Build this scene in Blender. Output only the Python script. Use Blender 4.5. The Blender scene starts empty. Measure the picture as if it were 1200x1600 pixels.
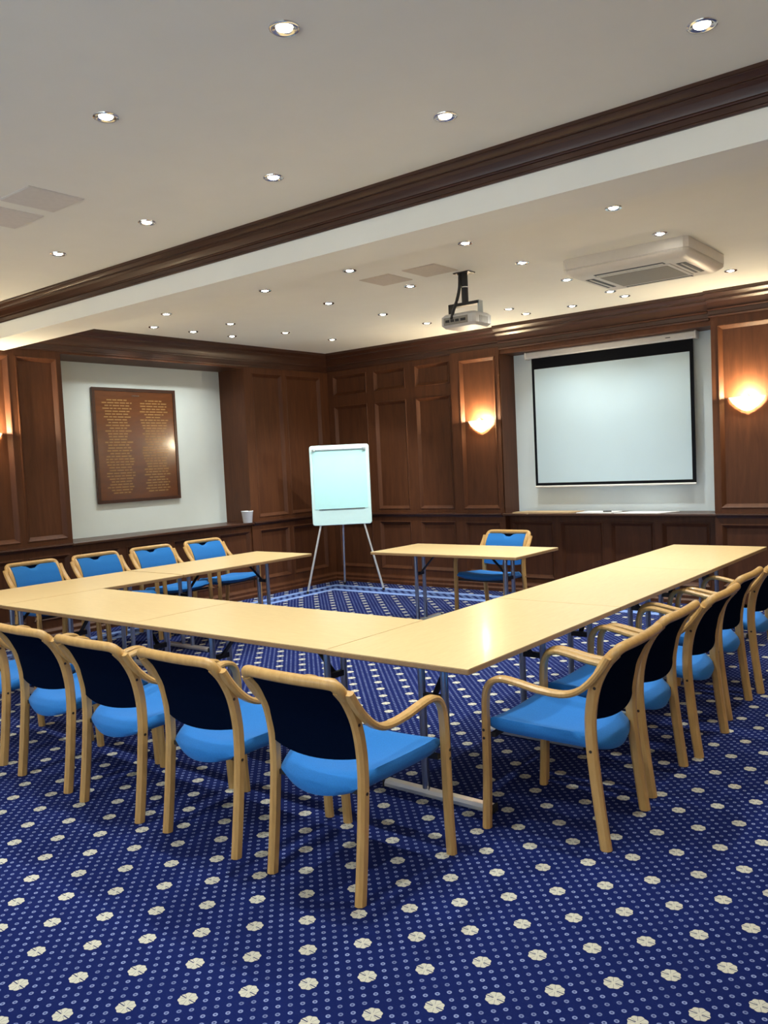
import bpy, math, random
from mathutils import Vector, Matrix

random.seed(7)
SC = bpy.context.scene
COL = SC.collection
# ------------------------------------------------------------------ camera
H = 1.59
FPX = 1307.6
cam_d = bpy.data.cameras.new('camera')
cam_d.sensor_fit = 'VERTICAL'
cam_d.sensor_height = 36.0
cam_d.lens = FPX / 1600.0 * 36.0
cam_d.clip_start = 0.05
cam = bpy.data.objects.new('camera', cam_d)
COL.objects.link(cam)
RIGHT = Vector((0.78342167, 0.61969083, -0.04726266))
DOWN = Vector((-0.00057588, -0.07532342, -0.99715899))
FWD = Vector((-0.62149027, 0.78122318, -0.05865313))
cam.matrix_world = Matrix(((RIGHT.x, -DOWN.x, -FWD.x, 0.0),
                           (RIGHT.y, -DOWN.y, -FWD.y, 0.0),
                           (RIGHT.z, -DOWN.z, -FWD.z, H),
                           (0, 0, 0, 1)))
SC.camera = cam
# ------------------------------------------------------------------ world, added daylight, exposure
w = bpy.data.worlds.new('world')
SC.world = w
w.use_nodes = True
w.node_tree.nodes['Background'].inputs[0].default_value = (0.62, 0.78, 1.0, 1)
w.node_tree.nodes['Background'].inputs[1].default_value = 1.0
SC.view_settings.view_transform = 'Standard'
SC.view_settings.look = 'None'
SC.view_settings.gamma = 1.0
SC.view_settings.use_curve_mapping = False
SC.view_settings.exposure = 0.48
SPOT_W = 51.0          # each recessed downlight
SCONCE_W = 54.0        # each wall light
ADDED_WINDOW_W = 20.0       # fill daylight in each of the windows added behind the camera

# room numbers (metres; the camera stands over the origin)
XL = -7.74             # left wall face
YB = 8.62              # screen wall face
XR = 2.3               # right wall (outside the frame)
YR = -2.4              # rear wall with the added windows (behind the camera)
ZC = 3.10              # ceiling
ZD = 0.93              # dado / ledge height
LREC = (4.65, 7.09)    # recess in the left wall (y)
SREC = (-5.01, -2.60)  # recess in the screen wall (x)
XLB = -8.20            # back of the left recess
YBB = 8.92             # back of the screen recess

def area_light(name, loc, rot, sx, sy, power, color):
    l = bpy.data.lights.new(name, 'AREA')
    l.shape = 'RECTANGLE'; l.size = sx; l.size_y = sy
    l.energy = power; l.color = color
    o = bpy.data.objects.new(name, l); COL.objects.link(o)
    o.location = loc; o.rotation_euler = rot
    return o
ADDED_WINDOWS = [(-5.2, 1.9), (-2.3, 1.9), (0.6, 1.9)]      # unseen windows added for cool fill light: centre x, width
for wx, ww in ADDED_WINDOWS:
    area_light('window_daylight', (wx, YR - 0.02, 1.75), (math.radians(90), 0, 0), ww - 0.1, 1.5, ADDED_WINDOW_W, (0.68, 0.86, 1.0))

# ------------------------------------------------------------------ materials
MATS = {}
def nodes_of(name):
    m = bpy.data.materials.new(name); m.use_nodes = True
    nt = m.node_tree
    return m, nt, nt.nodes['Principled BSDF']

def plain(name, col, rough=0.5, metal=0.0, spec=0.5, var=0.06, scale=30.0, bump=0.0, coat=0.0, emit=None, estr=0.0, sheen=0.0):
    m, nt, b = nodes_of(name)
    tc = nt.nodes.new('ShaderNodeTexCoord')
    n = nt.nodes.new('ShaderNodeTexNoise'); n.inputs['Scale'].default_value = scale; n.inputs['Detail'].default_value = 3
    nt.links.new(tc.outputs['Object'], n.inputs['Vector'])
    r = nt.nodes.new('ShaderNodeValToRGB')
    r.color_ramp.elements[0].position = 0.3; r.color_ramp.elements[1].position = 0.7
    r.color_ramp.elements[0].color = tuple(c * (1 - var) for c in col) + (1,)
    r.color_ramp.elements[1].color = tuple(min(1, c * (1 + var)) for c in col) + (1,)
    nt.links.new(n.outputs['Fac'], r.inputs['Fac'])
    nt.links.new(r.outputs['Color'], b.inputs['Base Color'])
    b.inputs['Roughness'].default_value = rough
    b.inputs['Metallic'].default_value = metal
    b.inputs['Specular IOR Level'].default_value = spec
    b.inputs['Coat Weight'].default_value = coat
    b.inputs['Coat Roughness'].default_value = 0.15
    b.inputs['Sheen Weight'].default_value = sheen
    if bump:
        bp = nt.nodes.new('ShaderNodeBump'); bp.inputs['Strength'].default_value = bump; bp.inputs['Distance'].default_value = 0.002
        nt.links.new(n.outputs['Fac'], bp.inputs['Height']); nt.links.new(bp.outputs['Normal'], b.inputs['Normal'])
    if emit:
        b.inputs['Emission Color'].default_value = tuple(emit) + (1,)
        b.inputs['Emission Strength'].default_value = estr
    MATS[name] = m
    return m

def wood(name, c1, c2, rough=0.4, stretch=(9, 9, 0.9), scale=3.0, coat=0.0, spec=0.5, bump=0.05):
    m, nt, b = nodes_of(name)
    tc = nt.nodes.new('ShaderNodeTexCoord')
    mp = nt.nodes.new('ShaderNodeMapping'); mp.inputs['Scale'].default_value = stretch
    nt.links.new(tc.outputs['Object'], mp.inputs['Vector'])
    n = nt.nodes.new('ShaderNodeTexNoise'); n.inputs['Scale'].default_value = scale; n.inputs['Detail'].default_value = 7; n.inputs['Roughness'].default_value = 0.62
    n.inputs['Distortion'].default_value = 0.6
    nt.links.new(mp.outputs['Vector'], n.inputs['Vector'])
    r = nt.nodes.new('ShaderNodeValToRGB')
    r.color_ramp.elements[0].position = 0.28; r.color_ramp.elements[1].position = 0.72
    r.color_ramp.elements[0].color = tuple(c1) + (1,); r.color_ramp.elements[1].color = tuple(c2) + (1,)
    nt.links.new(n.outputs['Fac'], r.inputs['Fac'])
    nt.links.new(r.outputs['Color'], b.inputs['Base Color'])
    b.inputs['Roughness'].default_value = rough
    b.inputs['Specular IOR Level'].default_value = spec
    b.inputs['Coat Weight'].default_value = coat; b.inputs['Coat Roughness'].default_value = 0.12
    bp = nt.nodes.new('ShaderNodeBump'); bp.inputs['Strength'].default_value = bump; bp.inputs['Distance'].default_value = 0.002
    nt.links.new(n.outputs['Fac'], bp.inputs['Height']); nt.links.new(bp.outputs['Normal'], b.inputs['Normal'])
    MATS[name] = m
    return m

wood('panel_wood', (0.066, 0.022, 0.009), (0.106, 0.038, 0.015), rough=0.50, stretch=(7, 7, 0.7), coat=0.0, spec=0.28)
wood('cornice_wood', (0.036, 0.012, 0.006), (0.062, 0.021, 0.009), rough=0.36, stretch=(1.2, 1.2, 9), coat=0.05)
wood('board_wood', (0.095, 0.028, 0.008), (0.140, 0.044, 0.012), rough=0.22, stretch=(8, 1.2, 8), coat=0.5)
wood('board_edge', (0.035, 0.012, 0.006), (0.06, 0.02, 0.01), rough=0.3, stretch=(8, 1.2, 8))
wood('chair_wood', (0.50, 0.285, 0.088), (0.62, 0.38, 0.138), rough=0.38, stretch=(14, 14, 1.6), scale=4, coat=0.15)
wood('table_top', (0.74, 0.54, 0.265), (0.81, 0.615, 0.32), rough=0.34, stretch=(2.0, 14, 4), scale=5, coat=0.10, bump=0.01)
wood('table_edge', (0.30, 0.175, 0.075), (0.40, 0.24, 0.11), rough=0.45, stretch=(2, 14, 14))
plain('ceiling_paint', (0.90, 0.90, 0.83), rough=0.9, var=0.012, scale=4)
plain('recess_cool', (0.80, 0.92, 0.98), rough=0.85, var=0.015, scale=4)
plain('white_wall', (0.68, 0.75, 0.74), rough=0.85, var=0.015, scale=4)
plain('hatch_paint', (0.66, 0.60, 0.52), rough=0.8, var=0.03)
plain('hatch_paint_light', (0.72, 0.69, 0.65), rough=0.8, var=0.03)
plain('seat_blue', (0.026, 0.178, 0.52), rough=0.95, var=0.10, scale=260, bump=0.25, sheen=0.10, spec=0.08)
plain('back_navy', (0.0012, 0.0045, 0.017), rough=1.0, var=0.15, scale=260, bump=0.2, spec=0.02)
plain('chrome', (0.78, 0.79, 0.80), rough=0.16, metal=1.0, var=0.02)
plain('foot_metal', (0.80, 0.82, 0.85), rough=0.28, metal=0.75, var=0.0)
plain('steel_tube', (0.50, 0.56, 0.66), rough=0.28, metal=1.0, var=0.03)
plain('black_metal', (0.012, 0.012, 0.014), rough=0.45, var=0.1)
plain('black_plastic', (0.02, 0.02, 0.022), rough=0.5, var=0.1)
plain('dark_screw', (0.03, 0.018, 0.012), rough=0.5)
plain('white_plastic', (0.80, 0.79, 0.76), rough=0.35, var=0.02)
plain('unit_plastic', (0.72, 0.69, 0.63), rough=0.4, var=0.02)
plain('grille_grey', (0.27, 0.255, 0.22), rough=0.6, var=0.08, scale=200)
plain('screen_fabric', (0.53, 0.68, 0.76), rough=0.75, var=0.008, scale=3)
plain('screen_border', (0.006, 0.007, 0.010), rough=0.8, spec=0.1)
plain('flip_white', (0.66, 0.93, 0.95), rough=0.3, var=0.01)
plain('flip_paper', (0.52, 0.92, 0.95), rough=0.7, var=0.01)
plain('flip_clamp', (0.45, 0.52, 0.56), rough=0.35, metal=0.4)
plain('leg_aluminium', (0.76, 0.80, 0.82), rough=0.35, metal=0.6)
plain('gold_leaf', (0.33, 0.18, 0.045), rough=0.45)
plain('projector_grey', (0.62, 0.62, 0.60), rough=0.4, var=0.03)
plain('paper_white', (0.84, 0.86, 0.88), rough=0.7, var=0.02)
plain('paper_buff', (0.52, 0.38, 0.22), rough=0.7, var=0.04)
plain('cup_white', (0.84, 0.87, 0.90), rough=0.5, var=0.02)
plain('lamp_glow', (1.0, 0.95, 0.86), emit=(1.0, 0.95, 0.88), estr=22.0)
plain('sconce_glass', (1.0, 0.86, 0.62), rough=0.3, emit=(1.0, 0.62, 0.22), estr=11.0)
plain('sconce_rim', (0.86, 0.80, 0.70), rough=0.3, emit=(1.0, 0.75, 0.45), estr=1.2)
plain('bulb', (1, 0.8, 0.5), emit=(1.0, 0.72, 0.36), estr=60.0)
plain('window_frame_paint', (0.75, 0.75, 0.72), rough=0.5)

def window_glass():
    m, nt, b = nodes_of('window_glass')
    b.inputs['Base Color'].default_value = (0.9, 0.95, 1, 1)
    b.inputs['Transmission Weight'].default_value = 1.0
    b.inputs['Roughness'].default_value = 0.0
    b.inputs['IOR'].default_value = 1.05
    MATS['window_glass'] = m
window_glass()

def carpet():
    m, nt, b = nodes_of('carpet')
    L = nt.links
    tc = nt.nodes.new('ShaderNodeTexCoord')
    sx = nt.nodes.new('ShaderNodeSeparateXYZ'); L.new(tc.outputs['Object'], sx.inputs[0])
    def M(op, a, b_=None, c=None, clamp=False):
        n = nt.nodes.new('ShaderNodeMath'); n.operation = op; n.use_clamp = clamp
        for i, v in enumerate((a, b_, c)):
            if v is None: continue
            if isinstance(v, (int, float)): n.inputs[i].default_value = v
            else: L.new(v, n.inputs[i])
        return n.outputs[0]
    X, Y = sx.outputs[0], sx.outputs[1]
    HX, HY = 0.12714, 0.1308
    u = M('DIVIDE', M('SUBTRACT', X, -2.549), HX)
    v = M('DIVIDE', M('SUBTRACT', Y, 1.238), HY)
    s = M('MULTIPLY', M('ADD', u, v), 0.5)
    t = M('MULTIPLY', M('SUBTRACT', u, v), 0.5)
    def cell(s_, t_, k, off=0.0):
        """offset in metres from the nearest lattice node"""
        sk = M('ADD', M('MULTIPLY', s_, k), off); tk = M('ADD', M('MULTIPLY', t_, k), off)
        fs = M('SUBTRACT', sk, M('ROUND', sk))
        ft = M('SUBTRACT', tk, M('ROUND', tk))
        dx = M('MULTIPLY', M('ADD', fs, ft), HX / k)
        dy = M('MULTIPLY', M('SUBTRACT', fs, ft), HY / k)
        return dx, dy
    dx, dy = cell(s, t, 1.0)
    r = M('SQRT', M('ADD', M('MULTIPLY', dx, dx), M('MULTIPLY', dy, dy)))
    th = M('ARCTAN2', dy, dx)
    wav = M('COSINE', M('MULTIPLY', th, 8.0))
    rad = M('ADD', 0.0290, M('MULTIPLY', wav, 0.0015))
    ros = M('LESS_THAN', r, rad)
    # dark joints between the petals
    j = M('ABSOLUTE', M('MULTIPLY', M('SINE', M('MULTIPLY', th, 4.0)), r))
    jl = M('GREATER_THAN', M('ABSOLUTE', M('MULTIPLY', M('COSINE', M('MULTIPLY', th, 4.0)), r)), 0.0022)
    ctr = M('LESS_THAN', r, 0.008)
    pet = M('MAXIMUM', jl, ctr)
    cross = M('MAXIMUM', M('GREATER_THAN', M('ABSOLUTE', dy), 0.0016), M('LESS_THAN', M('ABSOLUTE', dx), 0.006))
    ros_m = M('MULTIPLY', ros, M('MULTIPLY', M('ADD', M('MULTIPLY', pet, 0.75), 0.25), cross))
    # small ringlets, five to a rosette step, none under a rosette
    ex, ey = cell(s, t, 5.0, 0.5)
    q = M('SQRT', M('ADD', M('MULTIPLY', ex, ex), M('MULTIPLY', ey, ey)))
    ring = M('MULTIPLY', M('LESS_THAN', q, 0.0076), M('ADD', M('MULTIPLY', M('GREATER_THAN', q, 0.0034), 0.8), 0.2))
    far = M('GREATER_THAN', r, 0.042)
    ring = M('MULTIPLY', ring, far)
    wn = nt.nodes.new('ShaderNodeTexWhiteNoise'); wn.noise_dimensions = '2D'
    cv = nt.nodes.new('ShaderNodeCombineXYZ')
    L.new(M('FLOOR', M('MULTIPLY', s, 5.0)), cv.inputs[0]); L.new(M('FLOOR', M('MULTIPLY', t, 5.0)), cv.inputs[1])
    L.new(cv.outputs[0], wn.inputs['Vector'])
    ring = M('MULTIPLY', ring, M('ADD', 0.55, M('MULTIPLY', wn.outputs['Value'], 0.45)))
    # woven border that follows the two walls
    ox = M('SUBTRACT', X, XL)
    oy = M('SUBTRACT', YB, Y)
    o = M('MINIMUM', M('MULTIPLY', ox, 1.24), oy)
    def band(c, hw):
        return M('LESS_THAN', M('ABSOLUTE', M('SUBTRACT', o, c)), hw)
    bands = M('MAXIMUM', band(0.40, 0.055), band(0.69, 0.055))
    mid = band(0.545, 0.10)
    wv = M('GREATER_THAN', M('MULTIPLY', M('SINE', M('MULTIPLY', X, 60.0)), M('SINE', M('MULTIPLY', Y, 60.0))), 0.1)
    midm = M('MULTIPLY', M('MULTIPLY', mid, wv), 0.45)
    bord = M('MAXIMUM', bands, mid)
    def mix(fac, a, b_):
        n = nt.nodes.new('ShaderNodeMix'); n.data_type = 'RGBA'
        L.new(fac, n.inputs[0])
        for i, vv in ((6, a), (7, b_)):
            if isinstance(vv, tuple): n.inputs[i].default_value = vv + (1,)
            else: L.new(vv, n.inputs[i])
        return n.outputs[2]
    nz = nt.nodes.new('ShaderNodeTexNoise'); nz.inputs['Scale'].default_value = 420; nz.inputs['Detail'].default_value = 2
    L.new(tc.outputs['Object'], nz.inputs['Vector'])
    nl = nt.nodes.new('ShaderNodeTexNoise'); nl.inputs['Scale'].default_value = 2.2; nl.inputs['Detail'].default_value = 2
    L.new(tc.outputs['Object'], nl.inputs['Vector'])
    base = mix(nl.outputs['Fac'], (0.006, 0.013, 0.088), (0.008, 0.018, 0.122))
    base = mix(M('MULTIPLY', nz.outputs['Fac'], 0.35), base, (0.004, 0.006, 0.045))
    c1 = mix(ring, base, (0.24, 0.29, 0.52))
    c2 = mix(ros_m, c1, (0.56, 0.54, 0.45))
    dark_ros = M('MULTIPLY', ros, M('SUBTRACT', 1.0, ros_m, clamp=True))
    c3 = mix(bord, c2, base)
    c4 = mix(M('MAXIMUM', M('MULTIPLY', bands, 0.85), midm), c3, (0.26, 0.40, 0.80))
    L.new(c4, b.inputs['Base Color'])
    b.inputs['Roughness'].default_value = 1.0
    b.inputs['Specular IOR Level'].default_value = 0.1
    b.inputs['Sheen Weight'].default_value = 0.0
    bp = nt.nodes.new('ShaderNodeBump'); bp.inputs['Strength'].default_value = 0.35; bp.inputs['Distance'].default_value = 0.004
    L.new(nz.outputs['Fac'], bp.inputs['Height']); L.new(bp.outputs['Normal'], b.inputs['Normal'])
    MATS['carpet'] = m
carpet()

# ------------------------------------------------------------------ mesh helpers
class MB:
    def __init__(s): s.v = []; s.f = []; s.m = []; s.cur = 0
    def quad(s, *pts):
        i = len(s.v); s.v += [tuple(p) for p in pts]; s.f.append(tuple(range(i, i + len(pts)))); s.m.append(s.cur)
    def box(s, x0, x1, y0, y1, z0, z1, bev=0.0):
        if bev > 0:
            return s.bevbox(x0, x1, y0, y1, z0, z1, bev)
        i = len(s.v)
        s.v += [(x, y, z) for z in (z0, z1) for y in (y0, y1) for x in (x0, x1)]
        for q in ((0, 2, 3, 1), (4, 5, 7, 6), (0, 1, 5, 4), (2, 6, 7, 3), (0, 4, 6, 2), (1, 3, 7, 5)):
            s.f.append(tuple(i + k for k in q)); s.m.append(s.cur)
        return s
    def bevbox(s, x0, x1, y0, y1, z0, z1, b):
        # chamfered box: three rings of an octagon-cornered outline
        def ring(inset, z):
            a0, a1, c0, c1 = x0 + inset, x1 - inset, y0 + inset, y1 - inset
            k = b
            return [(a0 + k, c0, z), (a1 - k, c0, z), (a1, c0 + k, z), (a1, c1 - k, z), (a1 - k, c1, z), (a0 + k, c1, z), (a0, c1 - k, z), (a0, c0 + k, z)]
        rings = [ring(b, z0), ring(0, z0 + b), ring(0, z1 - b), ring(b, z1)]
        s.loft(rings)
        return s
    def loft(s, rings, closed=True, cap=True):
        i = len(s.v); n = len(rings[0])
        for r in rings: s.v += [tuple(p) for p in r]
        for a in range(len(rings) - 1):
            for k in range(n if closed else n - 1):
                k2 = (k + 1) % n
                s.f.append((i + a * n + k, i + a * n + k2, i + (a + 1) * n + k2, i + (a + 1) * n + k)); s.m.append(s.cur)
        if cap:
            s.f.append(tuple(i + k for k in reversed(range(n)))); s.m.append(s.cur)
            s.f.append(tuple(i + (len(rings) - 1) * n + k for k in range(n))); s.m.append(s.cur)
        return s
    def tube(s, pts, r, n=10):
        pts = [Vector(p) for p in pts]; rings = []
        for k, p in enumerate(pts):
            t = (pts[min(k + 1, len(pts) - 1)] - pts[max(k - 1, 0)]).normalized()
            a = t.cross(Vector((0, 0, 1)) if abs(t.z) < 0.9 else Vector((1, 0, 0))).normalized(); c = t.cross(a)
            rr = r[k] if isinstance(r, (list, tuple)) else r
            rings.append([p + a * (rr * math.cos(2 * math.pi * q / n)) + c * (rr * math.sin(2 * math.pi * q / n)) for q in range(n)])
        return s.loft(rings)
    def lathe(s, prof, n=24, cx=0, cy=0, cap=True, a0=0.0, a1=2 * math.pi):
        full = abs(a1 - a0 - 2 * math.pi) < 1e-6
        m = n if full else n + 1
        rings = [[(cx + r * math.cos(a0 + (a1 - a0) * k / n), cy + r * math.sin(a0 + (a1 - a0) * k / n), z) for k in range(m)] for r, z in prof]
        return s.loft(rings, closed=full, cap=cap and full)
    def strip(s, pts, w, t, wdir=(1, 0, 0), ch=0.25):
        """bent-wood bar: chamfered rectangular section, w along wdir, t across"""
        pts = [Vector(p) for p in pts]; rings = []
        for k, p in enumerate(pts):
            tg = (pts[min(k + 1, len(pts) - 1)] - pts[max(k - 1, 0)]).normalized()
            a = Vector(wdir); a = (a - tg * a.dot(tg)).normalized(); c = tg.cross(a)
            hw = (w[k] if isinstance(w, (list, tuple)) else w) / 2; ht = (t[k] if isinstance(t, (list, tuple)) else t) / 2
            q = min(hw, ht) * ch * 2
            o = [(-hw + q, -ht), (hw - q, -ht), (hw, -ht + q), (hw, ht - q), (hw - q, ht), (-hw + q, ht), (-hw, ht - q), (-hw, -ht + q)]
            rings.append([p + a * x + c * y for x, y in o])
        return s.loft(rings)
    def prism_x(s, prof, x0, x1):   # profile (y,z) pushed along x
        return s.loft([[(x0, y, z) for y, z in prof], [(x1, y, z) for y, z in prof]])
    def prism_y(s, prof, y0, y1):   # profile (x,z) pushed along y
        return s.loft([[(x, y0, z) for x, z in prof], [(x, y1, z) for x, z in prof]])
    def mesh(s, name, mats, smooth=None):
        me = bpy.data.meshes.new(name); me.from_pydata(s.v, [], s.f)
        for mm in ([mats] if isinstance(mats, str) else mats): me.materials.append(MATS[mm])
        for p, k in zip(me.polygons, s.m): p.material_index = k
        import bmesh
        bm = bmesh.new(); bm.from_mesh(me); bmesh.ops.recalc_face_normals(bm, faces=bm.faces); bm.to_mesh(me); bm.free()
        if smooth is not None:
            for p in me.polygons: p.use_smooth = True
            me.set_sharp_from_angle(angle=math.radians(smooth))
        return me
    def build(s, name, mats, parent=None, smooth=None, loc=None):
        o = bpy.data.objects.new(name, s.mesh(name, mats, smooth)); COL.objects.link(o)
        if parent is not None: o.parent = parent
        if loc is not None: o.location = loc
        return o

def inst(name, me, parent, loc=(0, 0, 0)):
    o = bpy.data.objects.new(name, me); COL.objects.link(o); o.parent = parent; o.location = loc
    return o
def empty(name, loc=(0, 0, 0), rz=0.0):
    o = bpy.data.objects.new(name, None); COL.objects.link(o); o.location = loc; o.rotation_euler = (0, 0, rz)
    o.empty_display_size = 0.1
    return o
def tag(o, label, cat, group=None):
    o['label'] = label; o['category'] = cat
    if group: o['group'] = group
    return o
def struct(o, label=None):
    o['kind'] = 'structure'
    if label: o['label'] = label
    return o
def spline(pts, n=6):
    """Catmull-Rom through the points"""
    P = [Vector(p) for p in pts]; out = []
    for i in range(len(P) - 1):
        p0 = P[max(i - 1, 0)]; p1 = P[i]; p2 = P[i + 1]; p3 = P[min(i + 2, len(P) - 1)]
        for k in range(n):
            t = k / n
            out.append(0.5 * ((2 * p1) + (p2 - p0) * t + (2 * p0 - 5 * p1 + 4 * p2 - p3) * t * t + (3 * p1 - p0 - 3 * p2 + p3) * t ** 3))
    out.append(P[-1])
    return out
def copy_tree(o, parent=None):
    c = o.copy(); COL.objects.link(c); c.parent = parent
    for ch in list(o.children): copy_tree(ch, c)
    return c

# ------------------------------------------------------------------ setting: floor, ceiling, beam
fl = MB(); fl.box(XLB - 0.3, XR + 0.2, YR - 0.2, YBB + 0.3, -0.08, 0.0)
struct(fl.build('floor', 'carpet'), 'royal blue carpet with cream rosettes and small pale ringlets')
ce = MB(); ce.box(XLB - 0.3, XR + 0.2, YR - 0.2, YBB + 0.3, ZC, ZC + 0.1)
ceiling = struct(ce.build('ceiling', 'ceiling_paint'), 'off-white painted ceiling')
bm_ = MB(); bm_.box(XL - 0.02, XR, 3.716, 4.075, 2.82, ZC)
beam = struct(bm_.build('trim_1', 'ceiling_paint'), 'white painted ceiling beam crossing the room')

def crown(base, proj, top, height):
    """stepped crown moulding outline as (distance from wall, z)"""
    p = [(0, 0), (.14, 0), (.17, .03), (.17, .07), (.12, .10), (.12, .26), (.22, .27), (.26, .31), (.22, .35), (.24, .38), (.30, .46), (.42, .58), (.58, .66), (.58, .69), (.68, .70), (.68, .74), (.80, .78), (.94, .86), (.94, .89), (1, .90), (1, 1), (0, 1)]
    return [(a * proj, top - height + b * height) for a, b in p]
def cornice_x(name, y, x0, x1, proj=0.11, height=0.24, top=ZC, sign=-1):
    m = MB(); m.prism_x([(y + sign * a, z) for a, z in crown(0, proj, top, height)], x0, x1)
    return struct(m.build(name, 'cornice_wood', smooth=16))
def cornice_y(name, x, y0, y1, proj=0.08, height=0.24, top=ZC, sign=1):
    m = MB(); m.prism_y([(x + sign * a, z) for a, z in crown(0, proj, top, height)], y0, y1)
    return struct(m.build(name, 'cornice_wood', smooth=16))
cornice_x('trim_2', 3.716, XL, XR, proj=0.075, height=0.152)                    # dark crown on the beam
cornice_x('trim_3', YB, XL, SREC[0] - 0.004, proj=0.10, height=0.24)           # screen wall, left of the recess
cornice_x('trim_4', YB - 0.02, SREC[0], SREC[1] - 0.02, proj=0.16, height=0.26)  # over the screen recess
cornice_x('trim_5', YB - 0.06, SREC[1] - 0.016, XR, proj=0.16, height=0.24)    # right pier onwards
cornice_y('trim_6', XL, 4.075, YB, proj=0.075, height=0.25)                    # left wall beyond the beam
cornice_y('trim_7', XL, YR, 3.70, proj=0.075, height=0.2)                      # left wall before the beam

# ------------------------------------------------------------------ panelling
class Wall:
    """a flat run of panelling; u runs along the wall, d points into the room"""
    def __init__(s, axis, face, root):
        s.axis, s.face, s.root = axis, face, root
    def box(s, m, u0, u1, d0, d1, z0, z1):
        if s.axis == 'x':   # screen wall, room is at smaller y
            m.box(u0, u1, s.face - d1, s.face - d0, z0, z1)
        else:               # left wall, room is at larger x
            m.box(s.face + d0, s.face + d1, u0, u1, z0, z1)
    def pt(s, u, d, z):
        return (u, s.face - d, z) if s.axis == 'x' else (s.face + d, u, z)
    def piece(s, name, u0, u1, d0, d1, z0, z1, mat='panel_wood'):
        m = MB(); s.box(m, u0, u1, d0, d1, z0, z1)
        return m.build(name, mat, s.root)
    def panel(s, u0, u1, z0, z1, base=0.0, sunk=0.030):
        """sunk field with its own raised moulding, inside stiles and rails whose face is at base"""
        b = 0.040
        m = MB()
        f = base - sunk
        rings = []
        for ins, d in ((-0.004, base + 0.005), (0.004, base + 0.007), (0.012, base + 0.001), (b, f)):
            rings.append([s.pt(u0 + ins, d, z0 + ins), s.pt(u1 - ins, d, z0 + ins), s.pt(u1 - ins, d, z1 - ins), s.pt(u0 + ins, d, z1 - ins)])
        rings.insert(0, [s.pt(u0 - 0.006, base - 0.001, z0 - 0.006), s.pt(u1 + 0.006, base - 0.001, z0 - 0.006), s.pt(u1 + 0.006, base - 0.001, z1 + 0.006), s.pt(u0 - 0.006, base - 0.001, z1 + 0.006)])
        m.loft(rings, cap=False)
        i = MB(); i.quad(*rings[-1])
        p = m.build('moulding', 'panel_wood', s.root)
        q = i.build('panel', 'panel_wood', s.root)
        return q
    def frame(s, us, z0, z1, rows, base=0.0, thick=0.045):
        """us: list of (u0,u1) panel openings between us_lo/us_hi; rows: list of (z0,z1) openings"""
        lo, hi, cols = us
        edges = [lo] + [e for c in cols for e in c] + [hi]
        for k in range(0, len(edges), 2):
            s.piece('stile', edges[k], edges[k + 1], base - thick, base, z0, z1)
        zs = [z0] + [e for r_ in rows for e in r_] + [z1]
        for c in cols:
            for k in range(0, len(zs), 2):
                s.piece('rail', c[0], c[1], base - thick, base, zs[k], zs[k + 1])
            for r_ in rows:
                s.panel(c[0], c[1], r_[0], r_[1], base)

# screen wall
m = MB()
m.box(XL - 0.6, SREC[0], YB + 0.044, YB + 0.5, 0, ZC)
m.box(SREC[1], XR + 0.2, YB + 0.044, YB + 0.5, 0, ZC)
m.box(SREC[0], SREC[1], YB + 0.124, YB + 0.5, 0, ZD - 0.03)
m.box(SREC[0], SREC[1], YBB + 0.02, YB + 0.5, ZD - 0.03, ZC)
m.box(SREC[0], SREC[1], YB - 0.02, YBB + 0.02, 2.79, ZC)
wall_back = struct(m.build('wall_back', 'panel_wood'), 'dark stained timber panelled wall with the screen recess')
WB = Wall('x', YB, wall_back)
ROW3 = [(0.20, 0.82), (0.985, 2.38), (2.53, 2.79)]
ROW2 = [(0.20, 0.82), (0.985, 2.775)]
WB.frame((XL, -5.70, [(-7.64, -7.06), (-6.93, -6.42), (-6.26, -5.74)]), 0, 2.87, ROW3)
WB.frame((-5.70, SREC[0], [(-5.575, -5.08)]), 0, 2.87, ROW2, base=0.03, thick=0.075)
WB.frame((SREC[1], XR, [(-2.535, -2.02), (-1.90, -1.38), (-1.25, -0.72), (-0.6, 0.08), (0.2, 0.8), (0.92, 1.5), (1.62, 2.2)]), 0, 2.87, ROW2, base=0.06, thick=0.105)
# white back of the recess
m = MB(); m.box(SREC[0], SREC[1], YBB, YBB + 0.02, ZD, 2.79)
m.build('recess_back', 'recess_cool', wall_back)
m = MB(); m.box(SREC[0] - 0.01, SREC[0] + 0.004, YB - 0.03, YBB, ZD, 2.79)
m.build('jamb', 'panel_wood', wall_back)
WU = Wall('x', YB + 0.08, wall_back)
WU.frame((SREC[0], SREC[1], [(-4.98, -4.45), (-4.36, -3.85), (-3.76, -3.28), (-3.19, -2.70)]), 0, ZD - 0.03, [(0.16, 0.82)])
# left wall
m = MB()
m.box(XL - 0.5, XL - 0.044, YR, LREC[0], 0, ZC)
m.box(XL - 0.5, XL - 0.044, LREC[1], YB + 0.1, 0, ZC)
m.box(XL - 0.5, XL - 0.064, LREC[0], LREC[1], 0, ZD - 0.03)
m.box(XL - 0.6, XLB - 0.02, LREC[0], LREC[1], ZD - 0.03, ZC)
m.box(XLB - 0.02, XL, LREC[0], LREC[1], 2.83, ZC)
wall_left = struct(m.build('wall_left', 'panel_wood'), 'dark stained timber panelled wall with the honours board recess')
WL = Wall('y', XL, wall_left)
WL.frame((LREC[1], YB, [(7.225, 7.735), (7.81, 8.46)]), 0, 2.87, ROW2)
WL.frame((2.0, LREC[0], [(2.15, 2.7), (2.83, 3.40), (3.52, 4.10), (4.175, 4.60)]), 0, 2.87, ROW2)
m = MB(); m.box(XLB - 0.02, XLB, LREC[0], LREC[1], ZD, 2.83)
m.build('recess_back', 'white_wall', wall_left)
m = MB(); m.box(XLB, XL - 0.002, LREC[1] - 0.004, LREC[1] + 0.01, ZD, 2.83)
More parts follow.
